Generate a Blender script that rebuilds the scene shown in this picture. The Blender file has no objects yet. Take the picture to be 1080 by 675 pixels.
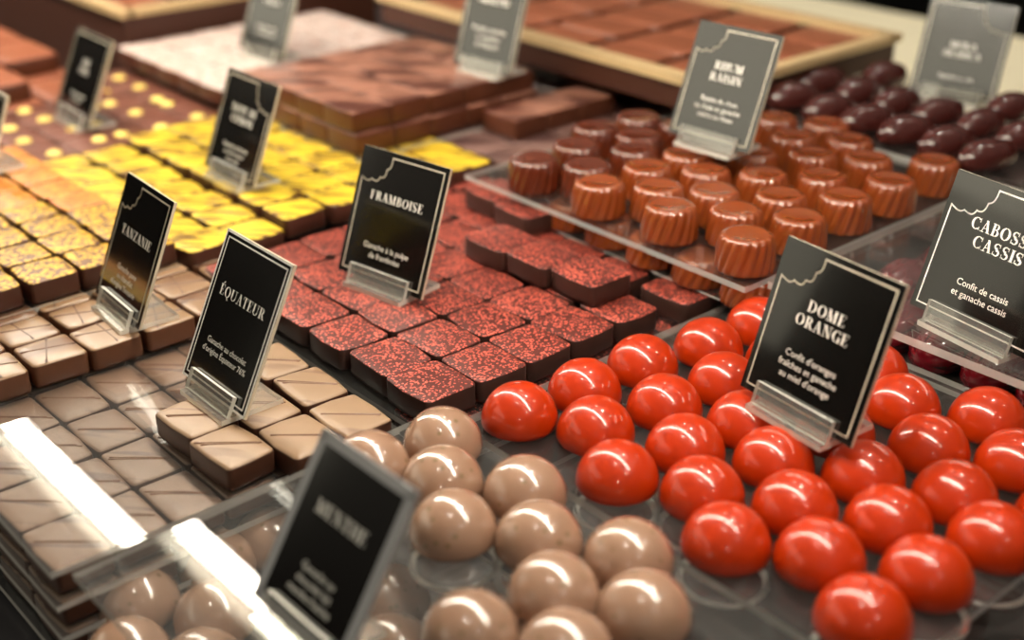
import bpy, bmesh, math, random
from mathutils import Matrix, Vector
C = bpy.context.scene.collection
RND = random.Random(7)
PI = math.pi
SC = bpy.context.scene

# ------------------------------------------------------------------ materials
def newmat(name):
    m = bpy.data.materials.new(name); m.use_nodes = True
    nt = m.node_tree
    for n in list(nt.nodes): nt.nodes.remove(n)
    out = nt.nodes.new('ShaderNodeOutputMaterial')
    return m, nt, out
def N(nt, t, **kw):
    n = nt.nodes.new(t)
    for k, v in kw.items():
        if k in n.inputs: n.inputs[k].default_value = v
        else: setattr(n, k, v)
    return n
def rgb(r, g, b):
    f = lambda c: (c/255/12.92 if c/255 <= .04045 else ((c/255+.055)/1.055)**2.4)
    return (f(r), f(g), f(b), 1)
def plain(name, col, rough=.45, spec=.5, coat=0, metal=0, coat_rough=.03, bump=0, bscale=300, var=0, sss=0):
    m, nt, out = newmat(name)
    p = N(nt, 'ShaderNodeBsdfPrincipled', Roughness=rough, Metallic=metal)
    p.inputs['Base Color'].default_value = col
    p.inputs['Specular IOR Level'].default_value = spec
    p.inputs['Coat Weight'].default_value = coat
    p.inputs['Coat Roughness'].default_value = coat_rough
    if sss:
        p.inputs['Subsurface Weight'].default_value = sss
        p.inputs['Subsurface Radius'].default_value = (.004, .0015, .0007)
        p.inputs['Subsurface Scale'].default_value = 1
    geo = N(nt, 'ShaderNodeNewGeometry')
    if var or bump:
        no = N(nt, 'ShaderNodeTexNoise', Scale=bscale, Detail=4)
        nt.links.new(geo.outputs['Position'], no.inputs['Vector'])
        if var:
            mx = N(nt, 'ShaderNodeMix', data_type='RGBA')
            mx.inputs[6].default_value = tuple(c*(1-var) for c in col[:3])+(1,)
            mx.inputs[7].default_value = tuple(min(1, c*(1+var)) for c in col[:3])+(1,)
            nt.links.new(no.outputs['Fac'], mx.inputs[0]); nt.links.new(mx.outputs[2], p.inputs['Base Color'])
        if bump:
            b = N(nt, 'ShaderNodeBump', Strength=bump, Distance=.0006)
            nt.links.new(no.outputs['Fac'], b.inputs['Height']); nt.links.new(b.outputs['Normal'], p.inputs['Normal'])
    nt.links.new(p.outputs[0], out.inputs[0])
    return m
def speckle(name, base, spots, scale, thr, rough=.45, soft=.06, patch=None, bump=.25):
    """a chocolate skin strewn with coloured flakes"""
    m, nt, out = newmat(name)
    geo = N(nt, 'ShaderNodeNewGeometry')
    wob = N(nt, 'ShaderNodeTexNoise', Scale=scale*.8, Detail=2)
    nt.links.new(geo.outputs['Position'], wob.inputs['Vector'])
    mixv = N(nt, 'ShaderNodeVectorMath', operation='MULTIPLY_ADD')
    k = .9/scale
    mixv.inputs[1].default_value = (k, k, k)
    nt.links.new(wob.outputs['Color'], mixv.inputs[0]); nt.links.new(geo.outputs['Position'], mixv.inputs[2])
    v = N(nt, 'ShaderNodeTexVoronoi', Scale=scale)
    nt.links.new(mixv.outputs[0], v.inputs['Vector'])
    big = N(nt, 'ShaderNodeTexNoise', Scale=70, Detail=2)
    nt.links.new(geo.outputs['Position'], big.inputs['Vector'])
    sh = N(nt, 'ShaderNodeMath', operation='MULTIPLY_ADD'); sh.inputs[1].default_value = .35; sh.inputs[2].default_value = -.17
    nt.links.new(big.outputs['Fac'], sh.inputs[0])
    ad = N(nt, 'ShaderNodeMath', operation='ADD'); nt.links.new(v.outputs['Distance'], ad.inputs[0]); nt.links.new(sh.outputs[0], ad.inputs[1])
    r = N(nt, 'ShaderNodeValToRGB')
    r.color_ramp.elements[0].position = max(0, thr-soft); r.color_ramp.elements[0].color = (1, 1, 1, 1)
    r.color_ramp.elements[1].position = thr+soft; r.color_ramp.elements[1].color = (0, 0, 0, 1)
    nt.links.new(ad.outputs[0], r.inputs[0])
    cv = N(nt, 'ShaderNodeMix', data_type='RGBA')
    cv.inputs[6].default_value = tuple(c*.62 for c in spots[:3])+(1,); cv.inputs[7].default_value = spots
    nt.links.new(v.outputs['Color'], cv.inputs[0])
    mx = N(nt, 'ShaderNodeMix', data_type='RGBA')
    mx.inputs[6].default_value = base
    nt.links.new(cv.outputs[2], mx.inputs[7]); nt.links.new(r.outputs[0], mx.inputs[0])
    p = N(nt, 'ShaderNodeBsdfPrincipled', Roughness=rough)
    p.inputs['Specular IOR Level'].default_value = .45
    nt.links.new(mx.outputs[2], p.inputs['Base Color'])
    b = N(nt, 'ShaderNodeBump', Strength=bump, Distance=.0005)
    nt.links.new(r.outputs[0], b.inputs['Height']); nt.links.new(b.outputs['Normal'], p.inputs['Normal'])
    nt.links.new(p.outputs[0], out.inputs[0])
    return m
def streaks(name, base, line, angle, freq, thr, distort=3, rough=.45, detail=1, bump=.2):
    """brush strokes, or painted sheen bands, running one way across the top"""
    m, nt, out = newmat(name)
    geo = N(nt, 'ShaderNodeNewGeometry')
    oi = N(nt, 'ShaderNodeObjectInfo')
    rot = N(nt, 'ShaderNodeVectorRotate', rotation_type='Z_AXIS'); rot.inputs['Angle'].default_value = -angle
    nt.links.new(geo.outputs['Position'], rot.inputs['Vector'])
    sc = N(nt, 'ShaderNodeVectorMath', operation='MULTIPLY'); sc.inputs[1].default_value = (.14, 1, 1)
    nt.links.new(rot.outputs[0], sc.inputs[0])
    jit = N(nt, 'ShaderNodeVectorMath', operation='ADD')
    off = N(nt, 'ShaderNodeCombineXYZ'); nt.links.new(oi.outputs['Random'], off.inputs[1]); nt.links.new(oi.outputs['Random'], off.inputs[2])
    nt.links.new(sc.outputs[0], jit.inputs[0]); nt.links.new(off.outputs[0], jit.inputs[1])
    no = N(nt, 'ShaderNodeTexNoise', Scale=freq, Detail=detail, Distortion=distort*.1)
    nt.links.new(jit.outputs[0], no.inputs['Vector'])
    r = N(nt, 'ShaderNodeValToRGB')
    r.color_ramp.elements[0].position = thr-.05; r.color_ramp.elements[0].color = line
    r.color_ramp.elements[1].position = thr+.05; r.color_ramp.elements[1].color = base
    nt.links.new(no.outputs['Fac'], r.inputs[0])
    p = N(nt, 'ShaderNodeBsdfPrincipled', Roughness=rough)
    nt.links.new(r.outputs[0], p.inputs['Base Color'])
    b = N(nt, 'ShaderNodeBump', Strength=bump, Distance=.0005)
    nt.links.new(no.outputs['Fac'], b.inputs['Height']); nt.links.new(b.outputs['Normal'], p.inputs['Normal'])
    nt.links.new(p.outputs[0], out.inputs[0])
    return m
def acrylic(name, tint=(.97, .975, .97, 1), haze=.03, rough=.015, boost=1.0, hazecol=(.8, .78, .74, 1), scratch=0):
    """clear sheet: see-through, mirror reflection by Fresnel, a little surface haze"""
    m, nt, out = newmat(name)
    tr = N(nt, 'ShaderNodeBsdfTransparent'); tr.inputs[0].default_value = tint
    gl = N(nt, 'ShaderNodeBsdfAnisotropic'); gl.inputs['Roughness'].default_value = rough; gl.inputs[0].default_value = (1, 1, 1, 1)
    fr = N(nt, 'ShaderNodeFresnel', IOR=1.49)
    gb = N(nt, 'ShaderNodeNewGeometry')          # same reflectance on either side of the thin sheet
    ir = N(nt, 'ShaderNodeMapRange'); ir.inputs[3].default_value = 1.49; ir.inputs[4].default_value = 1/1.49
    nt.links.new(gb.outputs['Backfacing'], ir.inputs[0]); nt.links.new(ir.outputs[0], fr.inputs['IOR'])
    mu = N(nt, 'ShaderNodeMath', operation='MULTIPLY'); mu.inputs[1].default_value = boost; mu.use_clamp = True
    nt.links.new(fr.outputs[0], mu.inputs[0])
    m1 = N(nt, 'ShaderNodeMixShader')
    nt.links.new(mu.outputs[0], m1.inputs[0]); nt.links.new(tr.outputs[0], m1.inputs[1]); nt.links.new(gl.outputs[0], m1.inputs[2])
    df = N(nt, 'ShaderNodeBsdfDiffuse'); df.inputs[0].default_value = hazecol
    m2 = N(nt, 'ShaderNodeMixShader'); m2.inputs[0].default_value = haze
    if scratch:
        geo = N(nt, 'ShaderNodeNewGeometry')
        mp = N(nt, 'ShaderNodeMapping'); mp.inputs['Rotation'].default_value = (0, 0, .9); mp.inputs['Scale'].default_value = (20, 320, 20)
        no = N(nt, 'ShaderNodeTexNoise', Scale=1, Detail=5)
        nt.links.new(geo.outputs['Position'], mp.inputs[0]); nt.links.new(mp.outputs[0], no.inputs['Vector'])
        r = N(nt, 'ShaderNodeMapRange'); r.inputs[1].default_value = .58; r.inputs[2].default_value = .8; r.inputs[3].default_value = haze; r.inputs[4].default_value = haze+scratch
        nt.links.new(no.outputs['Fac'], r.inputs[0]); nt.links.new(r.outputs[0], m2.inputs[0])
    nt.links.new(m1.outputs[0], m2.inputs[1]); nt.links.new(df.outputs[0], m2.inputs[2])
    nt.links.new(m2.outputs[0], out.inputs[0])
    return m
def emit(name, col, s):
    m, nt, out = newmat(name)
    e = N(nt, 'ShaderNodeEmission', Strength=s); e.inputs[0].default_value = col
    nt.links.new(e.outputs[0], out.inputs[0]); return m

DIAG = math.atan2(.751, .661)           # the way the brush strokes run over the stripes
M = {}
M['dark'] = plain('dark chocolate', rgb(78, 42, 30), .38, .4, var=.2, bscale=200, bump=.1)
M['darkside'] = plain('dark chocolate shell', rgb(72, 40, 30), .36, .45, var=.15, bscale=150, bump=.12)
M['milk'] = streaks('milk chocolate', rgb(144, 115, 88), rgb(118, 88, 66), DIAG-.12, 160, .36, rough=.42, bump=.12)  # pale tone holds the lamp sheen of the tops, put into the colour
M['milkside'] = plain('shaded milk chocolate shell', rgb(70, 42, 30), .36, .4, var=.12, bscale=150, bump=.12)  # shade of the sides put into the colour, darker than the tops
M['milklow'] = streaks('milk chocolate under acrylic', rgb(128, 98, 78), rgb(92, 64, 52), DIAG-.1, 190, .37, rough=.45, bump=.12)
M['tanzside'] = plain('tan chocolate shell', rgb(92, 56, 36), .34, .5, var=.15, bscale=150, bump=.1)
M['ridge'] = plain('thin chocolate ridge', rgb(112, 78, 58), .4)
M['tanz'] = streaks('tan chocolate', rgb(140, 108, 78), rgb(112, 78, 54), DIAG+.7, 60, .42, rough=.36, bump=.1)
M['tanzridge'] = plain('tan chocolate ridge', rgb(94, 60, 42), .4)
M['rasp'] = speckle('raspberry flakes on chocolate', rgb(80, 26, 18), rgb(226, 104, 84), 760, .39)
M['raspside'] = plain('raspberry chocolate shell', rgb(62, 40, 34), .3, .5, var=.15, bscale=160, bump=.1)
M['yspeck'] = speckle('yellow flakes on chocolate', rgb(104, 60, 6), rgb(222, 172, 28), 430, .54, soft=.09)
M['orange'] = speckle('orange dusting', rgb(178, 96, 16), rgb(216, 148, 44), 380, .5, soft=.2)
M['ystripe'] = streaks('yellow brush strokes', rgb(216, 182, 46), rgb(112, 76, 14), DIAG-.08, 330, .45, distort=2, rough=.42, detail=1.5, bump=.3)
M['red'] = plain('orange red glaze', rgb(172, 44, 4), .3, .25, coat=.6, coat_rough=.02, var=.1, bscale=60)
M['beige'] = None
M['caramel'] = plain('caramel gloss', rgb(134, 62, 24), .25, .5, coat=1, coat_rough=.06, var=.12, bscale=90, sss=.25)
M['cardark'] = plain('dark caramel gloss', rgb(92, 36, 16), .25, .5, coat=1, coat_rough=.06, var=.15, bscale=90)
M['cassis'] = plain('cassis gloss', rgb(100, 8, 20), .16, .6, coat=1, var=.4, bscale=120)
M['bean'] = plain('coffee bean gloss', rgb(70, 30, 26), .16, .6, coat=.3, var=.2, bscale=90)
M['dotchoc'] = plain('cocoa brown top', rgb(112, 66, 52), .4, .4, var=.18, bscale=120)
M['dot'] = plain('pale yellow fondant', rgb(255, 226, 120), .4)
M['bar'] = streaks('striped milk bar with painted sheen', rgb(152, 104, 86), rgb(82, 44, 34), DIAG-.05, 62, .50, rough=.36)  # pale bands are sheen painted into the colour, between dark stripes
M['barside'] = plain('milk bar shell', rgb(84, 44, 28), .35, var=.15, bscale=100)
M['purple'] = streaks('dull striped chocolate', rgb(122, 92, 84), rgb(70, 44, 40), DIAG-.05, 70, .50, rough=.4)
M['white'] = speckle('powdered white top', rgb(196, 160, 146), rgb(232, 218, 210), 260, .55, soft=.25)
M['rust'] = plain('rust brown bar', rgb(146, 84, 58), .35, .4, var=.25, bscale=60, bump=.2, )
M['gold'] = plain('kraft board edge', rgb(196, 168, 124), .5)
M['boxside'] = plain('dark box board', rgb(64, 30, 16), .5)
M['cream'] = plain('cream counter top', rgb(248, 238, 206), .5, var=.04, bscale=20)
M['counter'] = plain('grey counter top', rgb(46, 45, 47), .3, .5, var=.08, bscale=60)
M['black'] = plain('black matt', rgb(12, 11, 10), .7, .2)
M['riser'] = plain('smoked riser', rgb(58, 46, 42), .4)
M['acr'] = acrylic('clear acrylic sheet', haze=.014, scratch=.07)
M['acrd'] = acrylic('clear acrylic tray', haze=.008, scratch=.03)
M['acredge'] = acrylic('acrylic cut edge', tint=(.85, .86, .84, 1), haze=.42, hazecol=(.86, .84, .78, 1), rough=.1)
M['stand'] = acrylic('clear holder', tint=(.95, .95, .93, 1), haze=.07, hazecol=(.9, .88, .82, 1), boost=1.6)
M['standedge'] = acrylic('clear holder edge', tint=(.9, .9, .86, 1), haze=.55, hazecol=(.95, .92, .82, 1), boost=1.5)
M['card'] = plain('black gloss card', rgb(15, 13, 11), .12, .9, coat=1, coat_rough=.02)
M['cardedge'] = plain('pale card edge', rgb(214, 204, 180), .35)
M['greyedge'] = plain('grey acrylic rim', rgb(160, 160, 160), .3)
M['ink'] = plain('white lettering', rgb(236, 232, 222), .5)
M['ink2'] = plain('cream border line', rgb(196, 188, 168), .5)
M['cup'] = acrylic('ribbed clear plastic', haze=.02, boost=1.2, rough=.04)
M['bead'] = acrylic('moulded plastic rib', haze=.85, boost=3, rough=.12, hazecol=(.95, .92, .84, 1))

def beige_mat():
    m, nt, out = newmat('beige glaze with green specks')
    geo = N(nt, 'ShaderNodeNewGeometry')
    v = N(nt, 'ShaderNodeTexVoronoi', Scale=250)
    nt.links.new(geo.outputs['Position'], v.inputs['Vector'])
    r = N(nt, 'ShaderNodeValToRGB')
    r.color_ramp.elements[0].position = .18; r.color_ramp.elements[0].color = (1, 1, 1, 1)
    r.color_ramp.elements[1].position = .27; r.color_ramp.elements[1].color = (0, 0, 0, 1)
    nt.links.new(v.outputs['Distance'], r.inputs[0])
    sp = N(nt, 'ShaderNodeSeparateColor'); nt.links.new(v.outputs['Color'], sp.inputs[0])
    gt = N(nt, 'ShaderNodeMath', operation='GREATER_THAN'); gt.inputs[1].default_value = .62
    nt.links.new(sp.outputs[0], gt.inputs[0])
    mu = N(nt, 'ShaderNodeMath', operation='MULTIPLY'); nt.links.new(r.outputs[0], mu.inputs[0]); nt.links.new(gt.outputs[0], mu.inputs[1])
    mu2 = N(nt, 'ShaderNodeMath', operation='MULTIPLY'); mu2.inputs[1].default_value = .5; nt.links.new(mu.outputs[0], mu2.inputs[0])
    mx = N(nt, 'ShaderNodeMix', data_type='RGBA'); mx.inputs[6].default_value = rgb(150, 116, 94); mx.inputs[7].default_value = rgb(78, 74, 24)
    nt.links.new(mu2.outputs[0], mx.inputs[0])
    p = N(nt, 'ShaderNodeBsdfPrincipled', Roughness=.24); p.inputs['Coat Weight'].default_value = 1; p.inputs['Coat Roughness'].default_value = .02
    nt.links.new(mx.outputs[2], p.inputs['Base Color']); nt.links.new(p.outputs[0], out.inputs[0])
    return m
M['beige'] = beige_mat()

# ------------------------------------------------------------------ helpers
def mesh_from(name, verts, faces, mats=(), fmat=None, smooth=False):
    me = bpy.data.meshes.new(name); me.from_pydata([tuple(v) for v in verts], [], faces); me.update()
    for m in mats: me.materials.append(m)
    if fmat:
        for p, i in zip(me.polygons, fmat): p.material_index = i
    if smooth:
        for p in me.polygons: p.use_smooth = True
    return me
def link(name, me, parent=None, loc=(0, 0, 0), rot=(0, 0, 0)):
    o = bpy.data.objects.new(name, me); C.objects.link(o)
    o.location = loc; o.rotation_euler = rot
    if parent: o.parent = parent
    return o
def tag(o, label, cat, group=None):
    o['label'] = label; o['category'] = cat
    if group: o['group'] = group
    return o
def empty(name, loc, rz=0, rx=0):
    o = bpy.data.objects.new(name, None); C.objects.link(o); o.location = loc; o.rotation_euler = (rx, 0, rz)
    o.empty_display_size = .01
    return o
class MB:
    def __init__(s): s.v = []; s.f = []; s.m = []
    def quadbox(s, x0, x1, y0, y1, z0, z1, xf=None, mi=0, top=None):
        b = len(s.v)
        p = [(x, y, z) for z in (z0, z1) for y in (y0, y1) for x in (x0, x1)]
        s.v += [xf(q) for q in p] if xf else p
        fs = [(0, 2, 3, 1), (4, 5, 7, 6), (0, 1, 5, 4), (2, 6, 7, 3), (0, 4, 6, 2), (1, 3, 7, 5)]
        for i, f in enumerate(fs):
            s.f.append(tuple(b+k for k in f)); s.m.append(mi if (top is None or i > 1) else top)
    def build(s, name, mats, smooth=False): return mesh_from(name, s.v, s.f, mats, s.m, smooth)

NTH = ['first', 'second', 'third', 'fourth', 'fifth', 'sixth', 'seventh', 'eighth', 'ninth', 'tenth', 'eleventh', 'twelfth', 'thirteenth', 'fourteenth']

# a dipped square: rounded corners in plan, softened top edge, slightly bellied sides
def ganache(name, w, d, h, rc, be, mats, seed=0, belly=.0004, dome=.0003, wob=.0004, ridges=None):
    r = random.Random(seed); pts = []; RH = .00035
    nc = 5
    for (cx, cy, a0) in ((w/2-rc, d/2-rc, 0), (-w/2+rc, d/2-rc, PI/2), (-w/2+rc, -d/2+rc, PI), (w/2-rc, -d/2+rc, 1.5*PI)):
        jx, jy = r.uniform(-wob, wob), r.uniform(-wob, wob)
        for i in range(nc+1):
            a = a0+PI/2*i/nc
            pts.append((cx+jx+rc*math.cos(a), cy+jy+rc*math.sin(a), math.cos(a), math.sin(a)))
        # a mid-side point keeps the sides from being ruler straight
        nx = [(-1, 0), (0, -1), (1, 0), (0, 1)][[0, PI/2, PI, 1.5*PI].index(a0)]
        mids = {0: (0, d/2), 1: (-w/2, 0), 2: (0, -d/2), 3: (w/2, 0)}[[0, PI/2, PI, 1.5*PI].index(a0)]
        nn = {0: (0, 1), 1: (-1, 0), 2: (0, -1), 3: (1, 0)}[[0, PI/2, PI, 1.5*PI].index(a0)]
        k = r.uniform(-wob, wob)+belly
        pts.append((mids[0]+nn[0]*k, mids[1]+nn[1]*k, nn[0], nn[1]))
    n = len(pts); V = []; F = []; FM = []
    prof = [(.0003, 0), (-.0001, h*.15), (0, h*.5), (.0, h-be)]
    for i in range(1, 4):
        a = PI/2*i/3; prof.append((be*(1-math.cos(a)), h-be+be*math.sin(a)))
    prof.append((None, h+dome))
    for ins, z in prof:
        for (x, y, nx, ny) in pts:
            if ins is None: V.append(((x-nx*be)*.72, (y-ny*be)*.72, z))
            else: V.append((x-nx*ins, y-ny*ins, z))
    R = len(prof)
    for k in range(R-1):
        for i in range(n):
            j = (i+1) % n
            F.append((k*n+i, k*n+j, (k+1)*n+j, (k+1)*n+i)); FM.append(0 if k < 4 else 1)
    F.append(tuple(range((R-1)*n, R*n))); FM.append(1)
    F.append(tuple(reversed(range(n)))); FM.append(0)
    if ridges:                      # thin chocolate ribs piped over the top
        for (x0, y0, x1, y1, wd) in ridges:
            dx, dy = x1-x0, y1-y0; L = math.hypot(dx, dy); ux, uy = -dy/L*wd/2, dx/L*wd/2
            b = len(V)
            for (x, y) in ((x0, y0), (x1, y1)):
                V += [(x+ux, y+uy, h+dome-.0002), (x, y, h+dome+RH), (x-ux, y-uy, h+dome-.0002)]
            for a in ((0, 3, 4, 1), (1, 4, 5, 2)): F.append(tuple(b+q for q in a)); FM.append(2)
    return mesh_from(name, V, F, mats, FM, True)

def variants(name, n, *a, pipe=None, **k):
    out = []
    for i in range(n):
        if pipe:                    # two fine lines drawn across, never twice the same
            r = random.Random(i*7+3); w_, d_ = pipe; L = []
            o = r.uniform(-.004, .001)
            for q in range(2):
                o += r.uniform(.0007, .0018)
                sl = 1.13+r.uniform(-.06, .06)
                x0 = max(-w_, (-d_-o)/sl)+r.uniform(0, .003); x1 = min(w_, (d_-o)/sl)-r.uniform(0, .002)
                L.append((x0, sl*x0+o, x1, sl*x1+o, r.uniform(.00035, .0006)))
            k['ridges'] = L
        out.append(ganache(name, *a, seed=i*13+5, **k))
    return out
def put(kind, mesh, x, y, z, label, cat, group, rz=0, dz=0):
    return tag(link(kind, mesh, None, (x, y, z+dz), (RND.gauss(0, .008), RND.gauss(0, .008), rz)), label, cat, group)

# clear sheet with brighter cut edges, standing on a smoked riser
def plate(name, x0, x1, y0, y1, zt, th, label, mat='acr', riser=None, tilt=0, piv=None, cat='acrylic tray', rc=.0015):
    px, py = (x0+x1)/2, (y0+y1)/2
    root = empty(name, (px, py, zt-th)); tag(root, label, cat)
    root.rotation_euler = (tilt, 0, 0)
    mb = MB(); mb.quadbox(x0-px, x1-px, y0-py, y1-py, 0, th, None, 1, 0)
    link('sheet', mb.build('sheet', (M[mat], M['acredge'])), root)
    if riser:
        rx0, rx1, ry0, ry1, rz = riser
        mb = MB(); mb.quadbox(rx0-px, rx1-px, ry0-py, ry1-py, rz-(zt-th), -.0002)
        link('riser', mb.build('riser', (M['riser'],)), root)
    return root

# ------------------------------------------------------------------ setting
def slab(name, x0, x1, y0, y1, z0, z1, m):
    mb = MB(); mb.quadbox(x0, x1, y0, y1, z0, z1); o = link(name, mb.build(name, (m,))); return o
ZC = -.045
o = slab('display_counter', -1.75, .25, -.35, .80, ZC-.04, ZC, M['counter']); tag(o, 'long grey counter top carrying every tray of chocolates', 'counter')
o = slab('floor', -6, 4, -4, 6, -1.0, -.95, M['black']); o['kind'] = 'structure'
o = slab('wall_back', -6, 4, 6, 6.1, -1.0, 2.6, M['black']); o['kind'] = 'structure'

# ------------------------------------------------------------------ squares: Equateur stack (milk, under and on the clear sheet)
for k, zt in enumerate((0, -.013, -.026, -.039)):
    nm = ['topmost clear sheet over the milk chocolate squares, carrying the Equateur sign', 'second clear sheet down in the milk chocolate stack',
          'third clear sheet down in the milk chocolate stack', 'lowest clear sheet of the milk chocolate stack, just above the counter'][k]
    plate('acrylic_sheet', -.66, -.3526, .1095, .2515, zt, .0025, nm, 'acr', tilt=(-.012 if k == 0 else 0),
          riser=(-.52, -.36, .12, .245, ZC) if k == 3 else None, cat='acrylic sheet')
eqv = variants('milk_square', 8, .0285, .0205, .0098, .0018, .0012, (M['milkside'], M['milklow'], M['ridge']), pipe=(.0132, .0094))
def xr(i): return -.3555-.031*i
for lay, z in enumerate((-.0126, -.0256, -.0386)):
    for i in range(10 if lay == 0 else 2):
        for k in range(6 if lay == 0 else 3):
            if lay and (i > 0 and k > 0) : continue
            X = -.3555-.0155-(.0305*i); Y = .1225+.0217*k
            if lay == 0 and X < -.64: continue
            nm = ['top', 'middle', 'bottom'][lay]
            put('milk_chocolate_square', eqv[(i*3+k*5) % 8], X+RND.gauss(0, .0003), Y+RND.gauss(0, .0003), z,
                'milk square, %s sandwiched layer, %s row from its end, %s from the open side' % (nm, NTH[i], NTH[k]),
                'chocolate', 'milk chocolate squares between clear sheets')
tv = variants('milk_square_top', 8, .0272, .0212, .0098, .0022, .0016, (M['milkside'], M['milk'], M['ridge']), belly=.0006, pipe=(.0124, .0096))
for (x, y, r, l) in [(-.3970, .1885, .05, 'milk chocolate square on the clear sheet before the Equateur sign, far one'),
                     (-.3693, .1875, .055, 'milk chocolate square at the front corner of the raised group by the Equateur sign'),
                     (-.3585, .2105, -.02, 'milk chocolate square behind the front corner one, partly under the dark mint sign'),
                     (-.3590, .2330, -.03, 'end milk chocolate square of the raised group, nearest the beige domes'),
                     (-.3885, .2345, -.07, 'raised milk chocolate square between the Equateur holder and the raspberry squares, second from the domes'),
                     (-.4170, .2340, -.06, 'raised milk chocolate square close behind the Equateur holder, third from the domes'),
                     (-.3872, .2105, -.0, 'milk chocolate square under the holder of the Equateur sign'),
                     (-.4150, .2105, 0, 'milk chocolate square behind the Equateur card, mostly hidden by it')]:
    put('milk_chocolate_square', tv[RND.randrange(8)], x, y, .0003, l, 'chocolate', 'raised milk chocolate squares', rz=r)

# ------------------------------------------------------------------ tan squares (Tanzanie)
rd = [(-.0112, .006, .0112, -.003, .0009), (-.004, -.0112, .006, .0112, .0008), (-.0112, -.002, .002, .0112, .0007)]
tz = []
for s in range(4):
    r = random.Random(s+40)
    rr = [(-.0108, r.uniform(-.002, .006), .0108, r.uniform(-.006, .002), .0010), (r.uniform(-.006, 0), -.0108, r.uniform(0, .006), .0108, .0009)]
    tz.append(ganache('tan_square', .0226, .0232, .0102, .0022, .0012, (M['tanzside'], M['tanz'], M['tanzridge']), seed=s, ridges=rr))
for i in range(3):
    for k in range(8):
        X = -.4845-.0246*i; Y = .0935+.0248*k
        if k == 0 and i > 0: continue
        if Y > .275: continue
        put('tan_chocolate_square', tz[(i+2*k) % 4], X+RND.gauss(0, .0004), Y+RND.gauss(0, .0004), .0004,
            'tan ridged square, %s row from the milk squares, %s from the open end' % (NTH[i], NTH[k]),
            'chocolate', 'tan ridged squares round the Tanzanie sign', rz=RND.gauss(0, .02))

# ------------------------------------------------------------------ yellow flaked squares and orange squares
plate('acrylic_tray', -.735, -.527, .075, .252, .0115, .0025, 'clear tray under the yellow flaked and orange squares', 'acrd', (-.73, -.67, .085, .248, ZC))
ys = variants('flaked_square', 4, .0228, .0228, .0105, .002, .0008, (M['darkside'], M['yspeck']))
osq = variants('orange_square', 3, .0228, .0228, .0105, .002, .0012, (M['barside'], M['orange']))
for i in range(8):
    for k in range(7):
        X = -.541-.0244*i; Y = .0925+.0246*k
        if X > -.62 and not (i == 3 and k == 6):
            put('flaked_chocolate_square', ys[(i+2*k) % 4], X+RND.gauss(0, .0005), Y+RND.gauss(0, .0005), .0117,
                'yellow flaked square, %s row behind the tan squares, %s from the tray end' % (NTH[i], NTH[k]), 'chocolate',
                'yellow flaked squares', rz=RND.gauss(0, .02))
        else:
            put('orange_chocolate_square', osq[(i+2*k) % 3], X+RND.gauss(0, .0005), Y+RND.gauss(0, .0005), .0117,
                'orange dusted square, %s row behind the yellow flaked ones, %s from the tray end' % (NTH[max(0, i-3)], NTH[k]), 'chocolate',
                'orange dusted squares', rz=RND.gauss(0, .02))

# ------------------------------------------------------------------ yellow striped squares
plate('acrylic_tray', -.703, -.520, .2545, .4475, .005, .0025, 'clear tray under the yellow brushed squares', 'acrd', (-.70, -.57, .26, .44, ZC))
yv = variants('yellow_square', 5, .0242, .0262, .0108, .0035, .0013, (M['darkside'], M['ystripe']), wob=.0008)
for i in range(7):
    for k in range(7):
        X = -.5345-.0257*i; Y = .2675+.0275*k
        up = .0045 if (k >= 2) else 0
        if k == 0 and i == 0: up = .002
        put('yellow_chocolate_square', yv[(i*2+k) % 5], X+RND.gauss(0, .0005), Y+RND.gauss(0, .0005), .0052+up,
            'yellow brushed square, %s row behind the raspberry squares, %s from the flaked ones' % (NTH[i], NTH[k]), 'chocolate',
            'yellow brushed squares', rz=-.03+RND.gauss(0, .03))

# ------------------------------------------------------------------ raspberry squares
plate('acrylic_tray', -.562, -.3365, .2535, .428, .0018, .0025, 'clear tray under the raspberry flaked squares', 'acrd', (-.55, -.376, .27, .42, ZC))
plate('acrylic_tray', -.372, -.332, .2535, .428, -.0112, .0025, 'lower clear tray below the raspberry squares along the orange domes', 'acrd', (-.37, -.338, .262, .42, ZC))
rv = variants('raspberry_square', 5, .0280, .0252, .0102, .003, .0007, (M['raspside'], M['rasp']), wob=.0006)
for i in range(7):
    for k in range(7):
        X = -.3552-.0290*i; Y = .2705+.0262*k
        if k == 6 and i < 3: continue
        if i == 6 and k < 5: continue
        if k == 6 and i == 3: continue
        if i == 0 and k == 5: Y += .0085; X += .006
        put('raspberry_chocolate_square', rv[(i*2+k) % 5], X+RND.gauss(0, .0004), Y+RND.gauss(0, .0003), .002,
            'raspberry flaked square, %s row from the orange domes, %s from the milk squares' % (NTH[i], NTH[k]), 'chocolate',
            'raspberry flaked squares', rz=-.03+RND.gauss(0, .02))
for (x, y, l) in [(-.3735, .3765, 'end square of the three raspberry squares stacked on the others, closest to the orange domes'),
                  (-.4015, .3735, 'middle square of the three stacked raspberry squares'),
                  (-.4295, .3715, 'stacked raspberry square at the far end of the row of three')]:
    put('raspberry_chocolate_square', rv[RND.randrange(5)], x, y, .0128, l, 'chocolate', 'stacked raspberry squares', rz=-.03)
for (x, y, l) in [(-.452, .409, 'raised raspberry square against the caramel shelf, nearer one'), (-.481, .413, 'raised raspberry square against the caramel shelf, farther one')]:
    put('raspberry_chocolate_square', rv[RND.randrange(5)], x, y, .0128, l, 'chocolate', 'stacked raspberry squares', rz=-.05)
for k in range(6):
    put('raspberry_chocolate_square', rv[k % 5], -.3520, .2705+.0265*k, -.011, 'raspberry flaked square beneath the front row, %s from the milk squares' % NTH[k], 'chocolate',
        'lower raspberry squares', rz=-.02)

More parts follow.
